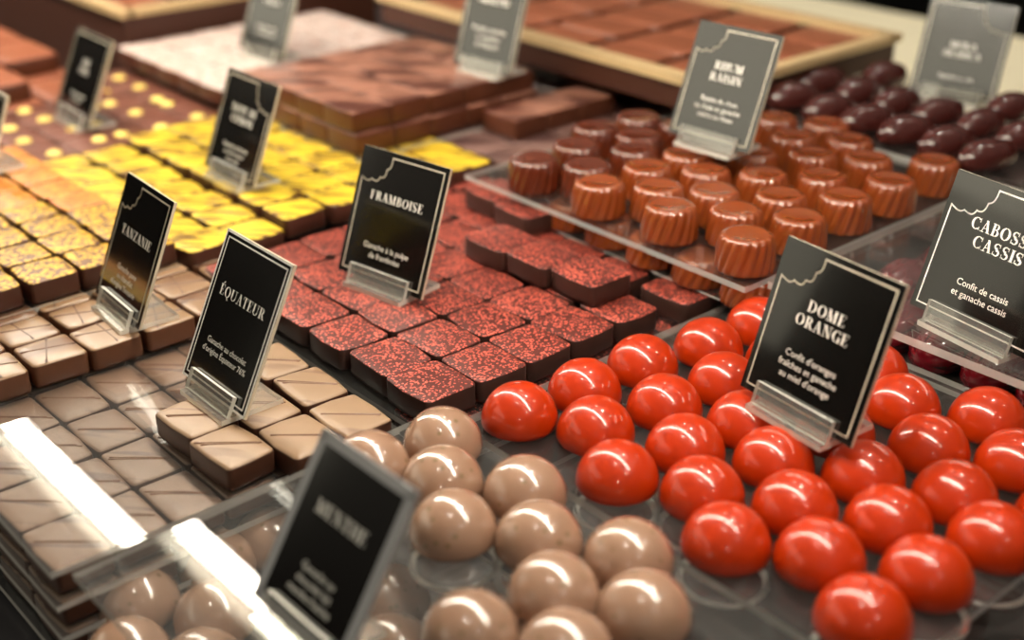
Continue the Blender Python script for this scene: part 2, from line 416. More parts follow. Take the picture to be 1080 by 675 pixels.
# ------------------------------------------------------------------ domes
def dome_mesh(name, r, m):
    V = []; F = []; n = 48; rings = 14
    prof = [(r*.94, 0), (r*.985, .0004), (r, .0012)]
    for i in range(1, rings):
        a = PI/2*i/rings; prof.append((r*math.cos(a), .0012+(r+.0002)*math.sin(a)))
    for (q, z) in prof:
        for j in range(n): V.append((q*math.cos(2*PI*j/n), q*math.sin(2*PI*j/n), z))
    V.append((0, 0, .0012+r+.0002)); R = len(prof)
    for k in range(R-1):
        for j in range(n): F.append((k*n+j, k*n+(j+1) % n, (k+1)*n+(j+1) % n, (k+1)*n+j))
    for j in range(n): F.append(((R-1)*n+j, (R-1)*n+(j+1) % n, len(V)-1))
    F.append(tuple(reversed(range(n))))
    return mesh_from(name, V, F, (m,), None, True)
dr = dome_mesh('orange_dome', .0147, M['red']); db = dome_mesh('beige_dome', .0147, M['beige'])
def well_mesh():                       # ribbed plastic well moulded under a dome
    V = []; F = []; n = 120
    prof = [(.0150, 0), (.0149, -.0035), (.0146, -.008), (.0140, -.0095), (.0128, -.0098)]
    for kk, (q, z) in enumerate(prof):
        for j in range(n):
            rib = .0004*(1 if j % 2 else -1)*(1 if kk in (2, 3) else 0)
            V.append(((q+rib)*math.cos(2*PI*j/n), (q+rib)*math.sin(2*PI*j/n), z))
    for k in range(len(prof)-1):
        for j in range(n): F.append((k*n+j, (k+1)*n+j, (k+1)*n+(j+1) % n, k*n+(j+1) % n))
    return mesh_from('well', V, F, (M['cup'],), None, True)
wm = well_mesh()
def bead_ring():                       # the row of little moulded ribs round the foot of a well
    mb = MB(); n = 96
    for k in range(n):
        a = 2*PI*k/n; ca, sa = math.cos(a), math.sin(a)
        def xf(p): return (p[0]*ca-p[1]*sa, p[0]*sa+p[1]*ca, p[2]+(.0136-p[0])*-.25)
        mb.quadbox(.0130, .0151, -.00027, .00027, -.0092, -.0084, xf)
    return mb.build('bead_ring', (M['bead'],))
wb = bead_ring()
ZD = .010
red = [(-.3111, .2777), (-.3082, .3091), (-.3076, .3412), (-.3000, .3729), (-.2987, .4046), (-.2843, .2915), (-.2790, .3232), (-.2757, .3542),
       (-.2573, .2755), (-.2537, .3066), (-.2504, .3362), (-.2309, .2897), (-.2270, .3233), (-.2075, .2744), (-.2045, .3062), (-.2005, .3395),
       (-.1824, .2899), (-.1787, .3220), (-.1956, .3726), (-.2192, .3916), (-.2423, .4055), (-.1920, .4066), (-.1690, .3866), (-.1726, .3521),
       (-.1549, .3070), (-.1562, .2757), (-.1509, .3391), (-.1426, .3663), (-.2245, .3565), (-.2480, .3690), (-.2725, .3858)]
redwhere = ['touching the corner raspberry square', 'beside the second raspberry square', 'beside the third raspberry square', 'beside the fourth raspberry square', 'under the caramel shelf corner',
  'second line, beside the corner pair', 'second line, between two raspberry-side domes', 'against the edge of the Dome Orange card',
  'third line, at the tray edge by the beige domes', 'third line, one in from the tray edge', 'below the lower corner of the Dome Orange card',
  'fourth line, one in from the tray edge', 'in front of the Dome Orange holder', 'fifth line, at the tray edge above a bare ribbed ring', 'fifth line, one in from the tray edge',
  'fifth line, just under the lip of the Dome Orange holder', 'sixth line, one in from the tray edge', 'sixth line, two in from the tray edge',
  'behind the holder foot of the Dome Orange sign', 'beside the Dome Orange card, below the cassis shelf', 'peeping out between the Dome Orange card and the cassis shelf',
  'below the holder of the Cabosse Cassis sign', 'cut by the picture edge below the cassis shelf', 'sixth line, three in from the tray edge', 'end line, second from the tray edge',
  'end line, corner dome nearest the beige ones', 'end line, third from the tray edge', 'end line, fourth from the tray edge', 'hidden behind the middle of the Dome Orange card', 'hidden behind the top of the Dome Orange card', 'half hidden behind the Dome Orange card, near the raspberries']
for (x, y), w in zip(red, redwhere):
    put('orange_dome', dr, x, y, ZD+.0002, 'glossy orange-red dome bonbon, '+w, 'bonbon', 'orange domes', rz=RND.uniform(0, 6))
lowred = [(-.160, .262), (-.150, .292), (-.142, .322)]
lrw = ['corner one nearest the beige domes', 'middle one', 'one nearest the cassis shelf']
ZL = -.0318
for (x, y), w in zip(lowred, lrw):
    put('orange_dome', dr, x+.012, y+.012, ZL, 'orange-red dome on the lower tray, '+w, 'bonbon', 'lower orange domes')
beige = [(-.3154, .2440), (-.3195, .2145), (-.2949, .2275), (-.2712, .2446), (-.2714, .2132), (-.2482, .2300), (-.2250, .2148), (-.2222, .2446), (-.2008, .2290), (-.2030, .1990), (-.2275, .1842)]
bw = ['back corner dome by the raspberry squares', 'half hidden by the top corner of the mint sign', 'one in from the back corner', 'at the tray edge beside the first orange domes',
      'raised above a ribbed ring beside the mint sign', 'in the middle of the beige group', 'front middle of the beige group', 'at the tray edge, second along the orange domes',
      'front dome at the tray edge nearest the camera', 'cut by the bottom of the picture', 'beside the lower corner of the mint sign']
for (x, y), w in zip(beige, bw):
    put('beige_dome', db, x, y, ZD+.0002, 'glossy beige dome with green specks, '+w, 'bonbon', 'beige domes', rz=RND.uniform(0, 6))
lowb = [(148, 597), (228, 612)]
lowbeige = [(-.3563, .1387), (-.3318, .1550), (-.3581, .1707), (-.3115, .1388), (-.3576, .1927), (-.2988, .2057), (-.2765, .1900), (-.2670, .2271), (-.3330, .1230), (-.2870, .1570)]
lbw = ['at the free corner of the trays', 'second along the free edge', 'behind the corner dome, under the lamp reflection', 'third along the free edge', 'seen just left of the mint sign',
       'seen through the tray beside the mint sign', 'below the mint sign corner', 'under the gap between two upper domes', 'cut off at the picture bottom by the free edge', 'behind the foot of the mint sign']
for (x, y), w in zip(lowbeige, lbw):
    put('beige_dome', db, x, y, ZL, 'beige dome on the lower tray, '+w.replace('left of', 'beside'), 'bonbon', 'lower beige domes', rz=RND.uniform(0, 6))
tb = plate('dome_tray', -.3375, -.150, .1117, .2575, ZD, .0025, 'upper clear tray under the beige domes, free corner showing the lamp reflection', 'acr', tilt=.022)
tr = plate('dome_tray', -.3275, -.1375, .2600, .4300, ZD, .0025, 'upper clear tray under the orange-red domes', 'acrd')
tl = plate('dome_tray', -.3740, -.150, .1195, .2500, ZL-.0004, .0025, 'lower clear tray under the covered beige domes', 'acrd', (-.36, -.16, .13, .245, ZC))
tl2 = plate('dome_tray', -.3300, -.115, .2560, .4300, ZL-.0004, .0025, 'lower clear tray under the orange-red dome tray', 'acrd', (-.32, -.14, .27, .42, ZC))
for root, lst in ((tb, [(-.2714, .2132), (-.2482, .2300), (-.2275, .1842)]), (tr, [(-.2573, .2755), (-.2075, .2744), (-.1562, .2757), (-.1549, .3070), (-.1509, .3391), (-.2309, .2897)])):
    for (x, y) in lst:
        wl = link('ribbed_well', wm, root, (x-root.location.x, y-root.location.y, -.0002))
        link('bead_ring', wb, wl)

# ------------------------------------------------------------------ caramel
def caramel_mesh(name, m, rb=.0137, rt=.0122, h=.0160, nf=17, amp=.075, tw=.35):
    V = []; F = []; n = nf*6
    prof = [(rb*.97, 0, .4), (rb, .0008, .8), (rb*.995, .003, 1), (rb*.98, .006, 1), (rb*.96, .009, 1), (rb*.935, .0118, 1), (rt*1.0, .0140, 1), (rt*.96, .0151, .9), (rt*.86, h, .6), (rt*.72, h, .15), (rt*.5, h-.0003, 0), (rt*.25, h-.0004, 0)]
    for (q, z, a) in prof:
        for j in range(n):
            t = 2*PI*j/n; rr = q*(1-amp*a*(.5-.5*abs(math.cos(nf/2*(t))))*2)
            V.append((rr*math.cos(t+tw*z/h), rr*math.sin(t+tw*z/h), z))
    V.append((0, 0, h-.0004)); R = len(prof)
    for k in range(R-1):
        for j in range(n): F.append((k*n+j, k*n+(j+1) % n, (k+1)*n+(j+1) % n, (k+1)*n+j))
    for j in range(n): F.append(((R-1)*n+j, (R-1)*n+(j+1) % n, len(V)-1))
    F.append(tuple(reversed(range(n))))
    return mesh_from(name, V, F, (m,), None, True)
cm = caramel_mesh('caramel', M['caramel']); cd = caramel_mesh('caramel_dark', M['cardark'])
car = [(-.3202, .4188), (-.3659, .4195), (-.4101, .4170), (-.4563, .4165), (-.3430, .4387), (-.3872, .4345), (-.4320, .4306), (-.3185, .4535), (-.3411, .4690), (-.3662, .4506), (-.3201, .4910), (-.3441, .5053),
       (-.3654, .4864), (-.3875, .4690), (-.4103, .4510), (-.4586, .4487), (-.3190, .5259), (-.3449, .5449), (-.3676, .5291), (-.4110, .4810), (-.4335, .4663), (-.3200, .5665), (-.3685, .5625), (-.3920, .5453),
       (-.4731, .4766), (-.4478, .4845), (-.4700, .5080), (-.4444, .5156), (-.4190, .5637), (-.3890, .5080), (-.4150, .5150), (-.3940, .5770)]
dk = {3, 6, 15, 20, 24, 25, 26, 27, 30}
cw = ['front corner of the shelf', 'second along the front edge', 'third along the front edge', 'last along the front edge, darker', 'second line, behind the corner one', 'second line, behind the second and third', 'second line, dark one by the far end',
      'third line, at the cassis side', 'third line, one in from the cassis side', 'third line, third in', 'cassis side edge, third back', 'one in from the cassis edge, fourth line', 'in the middle, before the rum sign', 'just below the rum sign holder',
      'third line, second from the far end', 'dark one at the far end, second line', 'cassis side edge, fourth back', 'fifth line, one in', 'fifth line, in the middle', 'under the rum sign holder', 'dark, third line near the far end', 'cassis side edge, last back', 'sixth line below the coffee beans', 'sixth line beside the rum sign',
      'dark, far end of the third line', 'dark, far end beside the rum sign', 'dark, outermost at the far end', 'dark, behind the rum sign edge', 'by the coffee bean shelf, behind the rum sign', 'right behind the rum sign holder', 'dark, hidden by the rum sign', 'below the first coffee beans']
for i, ((x, y), w) in enumerate(zip(car, cw)):
    put('fluted_caramel', cd if i in dk else cm, x, y, .0303, 'fluted caramel bonbon on the upper shelf, '+w.replace('right behind', 'close behind'), 'bonbon', 'fluted caramels', rz=RND.uniform(0, 6))
lowcar = [(-.326, .4155), (-.356, .4165), (-.3855, .4165), (-.415, .418), (-.444, .419), (-.473, .420)]
cl = cm.copy(); cl.name = 'low_caramel'
for v_ in cl.vertices: v_.co.z *= .78
for i, (x, y) in enumerate(lowcar):
    put('fluted_caramel', cl, x+.008, y+.006, .0140, 'fluted caramel below the upper shelf, %s from the orange dome corner' % NTH[i], 'bonbon', 'lower fluted caramels', rz=RND.uniform(0, 6))
plate('caramel_shelf', -.4950, -.3062, .4025, .5950, .0300, .0027, 'raised clear shelf carrying the fluted caramels', 'acrd', (-.445, -.33, .475, .535, ZC))
plate('caramel_shelf', -.4950, -.2950, .4125, .4690, .0139, .0011, 'lower clear shelf under the second layer of caramels', 'acrd', (-.48, -.31, .4310, .465, ZC))

# ------------------------------------------------------------------ coffee beans and their shelf
def bean_mesh():
    V = []; F = []; n = 28; K = 15; L, Wd, H = .0175, .0088, .0115
    for k in range(K):
        a = -PI/2+PI*(k+.5)/K; y = L*math.sin(a); c = math.cos(a)**.75
        for j in range(n):
            t = 2*PI*j/n; x = Wd*c*math.cos(t); z = H*c*math.sin(t)*(1 if math.sin(t) > 0 else .55)
            if math.sin(t) > .2: z -= .0022*math.exp(-(x/.0016)**2)*c        # crease along the top
            V.append((x, y, z+.0062))
    for k in range(K-1):
        for j in range(n): F.append((k*n+j, k*n+(j+1) % n, (k+1)*n+(j+1) % n, (k+1)*n+j))
    F.append(tuple(reversed(range(n)))); F.append(tuple(range((K-1)*n, K*n)))
    return mesh_from('coffee_bean', V, F, (M['bean'],), None, True)
bm_ = bean_mesh()
beans = [(-.4488, .6463), (-.4200, .6441), (-.3930, .6426), (-.3655, .6428), (-.3384, .6418), (-.3110, .6390), (-.4395, .6065), (-.4110, .6025), (-.3851, .6021), (-.3592, .6012), (-.3338, .6000), (-.3080, .5960), (-.4300, .6850), (-.3437, .6830), (-.3150, .6770)]
for i, (x, y) in enumerate(beans):
    row = 'front' if 6 <= i < 12 else ('middle' if i < 6 else 'back')
    put('coffee_bean_chocolate', bm_, x, y, .0362, 'dark oval coffee bean chocolate, %s row of the clear shelf, %s from the rum sign' % (row, NTH[i % 6]), 'bonbon', 'coffee bean chocolates', rz=-.25+RND.gauss(0, .06))
plate('bean_shelf', -.475, -.270, .5860, .7050, .0360, .0027, 'clear shelf with bright edge carrying the coffee bean chocolates', 'acrd', (-.44, -.29, .60, .69, ZC))

# ------------------------------------------------------------------ cassis pods under a clear sheet
def pod_mesh():
    V = []; F = []; n = 72; K = 17; L = .0185
    for k in range(K):
        a = -PI/2+PI*(k+.5)/K; y = L*math.sin(a); c = max(.08, math.cos(a))**.7
        for j in range(n):
            t = 2*PI*j/n; q = .0112*c*(1+.10*abs(math.cos(4.5*t))-.05)
            z = q*math.sin(t)
            V.append((q*math.cos(t), y, max(z, -.006)+.006))
    for k in range(K-1):
        for j in range(n): F.append((k*n+j, k*n+(j+1) % n, (k+1)*n+(j+1) % n, (k+1)*n+j))
    F.append(tuple(reversed(range(n)))); F.append(tuple(range((K-1)*n, K*n)))
    return mesh_from('cassis_pod', V, F, (M['cassis'],), None, True)
pm = pod_mesh()
for r_ in range(3):
    for i in range(6):
        x = -.2840+.0238*i; y = .4500+.040*r_
        put('cassis_pod', pm, x, y, .0062, 'dark red cassis pod under the clear sheet, %s row, %s from the caramel shelf' % (['front', 'middle', 'back'][r_], NTH[i]), 'bonbon', 'cassis pods', rz=RND.gauss(0, .05))
plate('cassis_shelf', -.3040, -.120, .4150, .5600, .0300, .0035, 'clear sheet over the cassis pods, carrying the Cabosse Cassis sign', 'acr')
plate('cassis_shelf', -.3000, -.120, .4300, .5600, .0060, .0025, 'lower clear tray under the cassis pods', 'acrd', (-.29, -.13, .435, .555, ZC))

# ------------------------------------------------------------------ back: dotted squares
plate('acrylic_tray', -.885, -.708, .2555, .4030, .0018, .0025, 'clear tray under the chocolates with pale yellow dots', 'acrd', (-.88, -.71, .26, .40, ZC))
dv = variants('dotted_square', 3, .0300, .0255, .0102, .002, .001, (M['barside'], M['dotchoc']))
md = MB()
V = []; F = []
for (q, z) in ((.0046, -.0004), (.0045, .0006), (.0036, .0013), (.0018, .0016)):
    for j in range(20): V.append((q*math.cos(2*PI*j/20), q*math.sin(2*PI*j/20), z))
for k in range(3):
    for j in range(20): F.append((k*20+j, k*20+(j+1) % 20, (k+1)*20+(j+1) % 20, (k+1)*20+j))
F.append(tuple(range(60, 80)))
dotm = mesh_from('dot', V, F, (M['dot'],), None, True)
dots = [(-.8477, .3766), (-.8164, .3761), (-.7813, .3715), (-.7298, .3728), (-.7253, .345), (-.7635, .3468), (-.7277, .3194), (-.7578, .3023), (-.7935, .3381), (-.822, .3523),
        (-.8602, .3299), (-.8151, .2944), (-.7888, .2966), (-.8545, .2983), (-.7844, .2721), (-.755, .269), (-.7208, .2732), (-.7621, .4034)]
for i in range(5):
    for k in range(5):
        X = -.7265-.0318*i; Y = .2705+.0268*k
        best = min(dots, key=lambda d: (d[0]-X)**2+(d[1]-Y)**2)
        ox, oy = max(-.0095, min(.0095, best[0]-X)), max(-.0075, min(.0075, best[1]-Y))
        if (best[0]-X)**2+(best[1]-Y)**2 > .024**2: ox, oy = RND.uniform(-.004, .004), RND.uniform(-.004, .004)
        p = empty('dotted_chocolate_square', (X, Y, .002))
        tag(p, 'brown square dotted pale yellow, %s row behind the yellow squares, %s from the end' % (NTH[i], NTH[k]), 'chocolate', 'dotted brown squares')
        link('body', dv[(i+k) % 3], p); link('dot', dotm, p, (ox, oy, .0105))

# white powdered tray
plate('acrylic_tray', -.872, -.675, .392, .575, .0175, .0025, 'clear tray under the powdered white squares', 'acrd', (-.868, -.775, .408, .535, ZC))
wv = variants('white_square', 3, .0285, .0285, .0118, .002, .002, (M['barside'], M['white']))
for i in range(6):
    for k in range(6):
        X = -.7065-.0295*i; Y = .4005+.0295*k
        if i == 0 and k < 5: continue
        if X < -.86: continue
        if k == 0 and i < 1: continue
        put('powdered_chocolate_square', wv[(i+k) % 3], X, Y, .0177, 'powdered whitish square, %s row behind the striped bars, %s from the dotted squares' % (NTH[i], NTH[k]), 'chocolate', 'powdered white squares', rz=RND.gauss(0, .02))

# striped bars, two layers, and dull striped squares before them
bv = variants('striped_bar', 3, .0290, .0270, .0122, .0012, .0008, (M['barside'], M['bar']))
pv = variants('dull_square', 3, .0290, .0270, .0112, .002, .001, (M['darkside'], M['purple']))
plate('acrylic_tray', -.695, -.505, .4490, .6250, .0080, .0025, 'clear tray under the dull striped squares behind the caramels', 'acrd', (-.568, -.515, .455, .535, ZC))
for i in range(4):
    for k in range(6):
        X = -.5215-.0295*i; Y = .4630+.0277*k
        put('striped_chocolate_square', pv[(i+k) % 3], X, Y, .0083, 'dull striped square behind the caramels, %s row back, %s from the yellow squares' % (NTH[i], NTH[k]), 'chocolate', 'dull striped squares', rz=RND.gauss(0, .02))
plate('acrylic_tray', -.700, -.572, .388, .565, .0210, .0022, 'clear tray under the two layers of striped milk bars', 'acrd', None)
for lay in range(2):
    for i in range(4):
        for k in range(5):
            if lay == 0 and 0 < i and 0 < k: continue
            X = -.5925-.0297*i; Y = .4040+.0277*k
            if i == 3 and k > 5: continue
            put('striped_milk_bar', bv[(i+k) % 3], X+(-.003 if lay else .003)*.5, Y, .0212+lay*.0126, 'striped milk piece, %s of the rear block, %s row, %s from the yellow squares' % (['lower layer', 'upper layer'][lay], NTH[i], NTH[k]), 'chocolate', 'striped milk pieces', rz=RND.gauss(0, .01))
for (x, y, l) in [(-.556, .492, 'dark edged striped piece beside the central rear sign, nearer the bars'), (-.556, .520, 'dark edged striped piece beside the central rear sign, middle one'), (-.556, .548, 'dark edged striped piece beside the central rear sign, nearer the brown box')]:
    put('striped_milk_bar', bv[0], x, y, .0198, l, 'chocolate', 'striped pieces by the central rear sign')

# left rear brown slabs
plate('acrylic_tray', -1.05, -.805, .10, .2540, .0018, .0025, 'clear tray under the rust brown bars in the far corner', 'acrd', (-1.04, -.82, .11, .25, ZC))
sv = variants('rust_bar', 3, .052, .040, .0135, .004, .003, (M['barside'], M['rust']))
for lay in range(2):
    for i in range(3):
        for k in range(4):
            if lay == 1 and i == 0 and k > 2: continue
            put('chocolate_bar', sv[(i+k) % 3], -.842-.056*i-.008*lay, .155+.043*k+(.05 if lay == 0 else .045), .002+.0139*lay, 'rust brown bar in the far corner, %s layer, %s row back, %s along' % (['lower', 'upper'][lay], NTH[i], NTH[k]), 'chocolate', 'rust brown bars')

# boxes with pale rims
def open_box(name, x0, x1, y0, y1, z0, z1, t, label, fill=None):
    px, py = (x0+x1)/2, (y0+y1)/2
    root = empty(name, (px, py, z0)); tag(root, label, 'box')
    mb = MB(); a0, a1, b0, b1 = x0-px, x1-px, y0-py, y1-py
    for q in ((a0, a1, b0, b0+t), (a0, a1, b1-t, b1), (a0, a0+t, b0+t, b1-t), (a1-t, a1, b0+t, b1-t)):
        mb.quadbox(q[0], q[1], q[2], q[3], 0, z1-z0)
    mb.quadbox(a0+t, a1-t, b0+t, b1-t, 0, .002)
    link('body', mb.build('body', (M['boxside'],)), root)
    mr = MB(); e = .003
    for q in ((a0-e, a1+e, b0-e, b0+t+e), (a0-e, a1+e, b1-t-e, b1+e), (a0-e, a0+t+e, b0+t, b1-t), (a1-t-e, a1+e, b0+t, b1-t)):
        mr.quadbox(q[0], q[1], q[2], q[3], z1-z0, z1-z0+.005)
    link('rim', mr.build('rim', (M['gold'],)), root)
    return root
open_box('rear_box', -1.15, -.875, .398, .62, ZC, .047, .004, 'tall dark brown box with a pale rim behind the powdered squares')
for i in range(4):
    for k in range(3):
        put('chocolate_bar', sv[(i+k) % 3], -.925-.06*i, .435+.062*k, .0345, 'brown slab lying in the tall rear box, %s row back, %s along' % (NTH[i], NTH[k]), 'chocolate', 'slabs in the tall rear box', dz=-.0025)
slab_fill = MB(); slab_fill.quadbox(-1.14, -.882, .404, .612, ZC+.0025, .0318); o = link('box_insert', slab_fill.build('box_insert', (M['boxside'],))); tag(o, 'dark insert raising the slabs inside the tall rear box', 'insert')
sb = open_box('slab_box', -.77, -.452, .550, .728, .040, .055, .004, 'dark box with a pale rim full of rust brown bars, behind the rum sign')
mb = MB(); mb.quadbox(-.14, .14, .0, .075, ZC-.040, -.0002); link('foot', mb.build('foot', (M['boxside'],)), sb)
for i in range(5):
    for k in range(4):
        put('chocolate_bar', sv[(i*2+k) % 3], -.486-.060*i, .5765+.0415*k, .0422, 'rust brown bar in the box behind the rum sign, %s row back, %s along' % (NTH[i], NTH[k]), 'chocolate', 'slabs in the box behind the rum sign', rz=RND.gauss(0, .05))
mb = MB(); mb.quadbox(-.80, .1, .802, 1.02, ZC-.04, -.002); mb.quadbox(-.445, .1, .712, .802, ZC+.0005, -.002)
o = link('cream_block', mb.build('cream_block', (M['cream'],))); tag(o, 'cream coloured counter block behind the coffee beans', 'counter')

# ------------------------------------------------------------------ lettering
TK, TN = .19, .055
def glyph(ch):
    Q = []
    def rect(x0, y0, x1, y1): Q.append([(x0, y0), (x1, y0), (x1, y1), (x0, y1)])
    def ser(x, y): rect(x-.17, y, x+.17, y+.045) if y < .5 else rect(x-.17, y-.045, x+.17, y)
    def stem(x, w=TK, b=True, t=True, y0=0, y1=1):
        rect(x-w/2, y0, x+w/2, y1)
        if b: ser(x, 0)
        if t: ser(x, 1)
    def line(x0, y0, x1, y1, w): Q.append([(x0-w/2, y0), (x0+w/2, y0), (x1+w/2, y1), (x1-w/2, y1)])
    def arc(cx, cy, rx, ry, a0, a1, tk=TK, n=14):
        for i in range(n):
            p = []
            for a, (ax, ay) in ((a0+(a1-a0)*i/n, (rx, ry)), (a0+(a1-a0)*(i+1)/n, (rx, ry)), (a0+(a1-a0)*(i+1)/n, (rx-tk, ry-TN)), (a0+(a1-a0)*i/n, (rx-tk, ry-TN))):
                a = math.radians(a); p.append((cx+ax*math.cos(a), cy+ay*math.sin(a)))
            Q.append(p)
    w = .7
    if ch == 'A': line(.12, 0, .38, 1, TN); line(.64, 0, .38, 1, TK); rect(.18, .3, .56, .35); ser(.12, 0); ser(.64, 0); w = .8
    elif ch == 'B': stem(.17); rect(.17, .955, .36, 1); rect(.17, 0, .36, .05); rect(.17, .5, .36, .55); arc(.34, .765, .24, .235, -90, 90, .15); arc(.34, .275, .30, .275, -90, 90, .17); w = .68
    elif ch in 'CG':
        arc(.42, .5, .42, .5, 48, 312); rect(.68, .66, .72, 1)
        if ch == 'C': rect(.68, .0, .72, .3)
        else: stem(.66, TK, False, False, 0, .42); rect(.5, .4, .84, .445)
        w = .78
    elif ch == 'D': stem(.17); rect(.17, .955, .36, 1); rect(.17, 0, .36, .045); arc(.34, .5, .46, .5, -90, 90); w = .84
    elif ch in 'EÉFL':
        stem(.17)
        if ch != 'L': rect(.17, .955, .58, 1); rect(.54, .72, .58, 1); rect(.17, .48, .42, .53); rect(.38, .38, .42, .64)
        if ch != 'F': rect(.17, 0, .60, .045); rect(.56, 0, .60, .28)
        if ch == 'É': line(.3, 1.08, .42, 1.28, .11)
        w = .66
    elif ch == 'H': stem(.17); stem(.68); rect(.17, .48, .68, .53); w = .86
    elif ch == 'I': stem(.17); w = .34
    elif ch == 'K': stem(.17); line(.22, .45, .64, 1, TN); line(.68, 0, .36, .62, TK); ser(.64, 1); ser(.68, 0); w = .84
    elif ch == 'M': stem(.13, TN); line(.46, 0, .17, 1, TK); line(.46, 0, .74, 1, TN); stem(.80); w = 1.0
    elif ch == 'N': stem(.13, TN); line(.66, 0, .18, 1, TK); stem(.70, TN, False, True); w = .86
    elif ch in 'OQ':
        arc(.42, .5, .42, .5, 0, 360, TK, 28)
        if ch == 'Q': line(.62, -.24, .42, .06, .14)
        w = .86
    elif ch in 'PR':
        stem(.17); rect(.17, .955, .36, 1); rect(.17, .45, .36, .5); arc(.34, .725, .28, .275, -90, 90, .17)
        if ch == 'R': line(.66, 0, .40, .47, TK); rect(.6, 0, .8, .045)
        w = .76 if ch == 'R' else .66
    elif ch == 'S':
        arc(.30, .745, .27, .255, 40, 250, .13); arc(.30, .255, .29, .275, -140, 75, .15); line(.38, .34, .22, .66, .2); rect(.5, .7, .54, 1); rect(.03, 0, .07, .3); w = .64
    elif ch == 'T': stem(.34, TK, True, False); rect(.02, .955, .66, 1); rect(.02, .72, .06, 1); rect(.62, .72, .66, 1); w = .7
    elif ch == 'U': stem(.17, TK, False, True, .3); stem(.70, TN, False, True, .3); arc(.4, .32, .325, .32, 180, 360, .12); w = .86
    elif ch == 'V': line(.38, 0, .12, 1, TK); line(.38, 0, .64, 1, TN); ser(.12, 1); ser(.64, 1); w = .76
    elif ch == 'X': line(.66, 0, .14, 1, TK); line(.1, 0, .64, 1, TN); ser(.14, 1); ser(.64, 1); ser(.1, 0); ser(.66, 0); w = .8
    elif ch == 'Z': line(.12, 0, .52, 1, TK); rect(.04, .955, .58, 1); rect(.04, 0, .6, .045); rect(.04, .75, .08, 1); rect(.56, 0, .6, .26); w = .66
    elif ch == ' ': w = .35
    return Q, w
def serif_text(txt, h, cx, base, cond=1.13):
    polys = []; x = 0
    for ch in txt:
        Q, w = glyph(ch)
        for q in Q: polys.append([((x+a)*h*cond, b*h) for a, b in q])
        x += w+.09
    tot = (x-.09)*h*cond
    return [[(a-tot/2+cx, b+base) for a, b in q] for q in polys]
DG = None
def sans_mesh(lines, size, cx, base, lead):
    """body copy set with the built-in face, returned as triangles"""
    tris = []
    for i, t in enumerate(lines):
        cu = bpy.data.curves.new('copy', 'FONT'); cu.body = t; cu.size = size; cu.align_x = 'CENTER'; cu.resolution_u = 3
        o = bpy.data.objects.new('copy', cu); C.objects.link(o)
        bpy.context.view_layer.update()
        me = bpy.data.meshes.new_from_object(o.evaluated_get(bpy.context.evaluated_depsgraph_get()))
        for p in me.polygons: tris.append([(me.vertices[v].co.x+cx, me.vertices[v].co.y+base-lead*i) for v in p.vertices])
        bpy.data.objects.remove(o); bpy.data.curves.remove(cu); bpy.data.meshes.remove(me)
    return tris
def polyline(pts, w):
    out = []
    for (x0, y0), (x1, y1) in zip(pts, pts[1:]):
        dx, dy = x1-x0, y1-y0; L = math.hypot(dx, dy) or 1e-9; ux, uy = -dy/L*w/2, dx/L*w/2; ex, ey = dx/L*w/2, dy/L*w/2
        out.append([(x0+ux-ex, y0+uy-ey), (x0-ux-ex, y0-uy-ey), (x1-ux+ex, y1-uy+ey), (x1+ux+ex, y1+uy+ey)])
    return out
def bite(x0, y0, x1, y1, cusps=4, depth=.0022):
    """ragged bite line from the top edge down to the side edge"""
    pts = []; dx, dy = x1-x0, y1-y0; L = math.hypot(dx, dy); nx, ny = -dy/L, dx/L
    sgn = 1 if dx < 0 else -1
    n = 40
    for i in range(n+1):
        t = i/n
        sag = .24*L*math.sin(PI*t)*sgn
        sc = depth*.55*abs(math.sin(PI*cusps*t))*sgn
        pts.append((x0+dx*t+nx*(sag+sc), y0+dy*t+ny*(sag+sc)))
    return pts

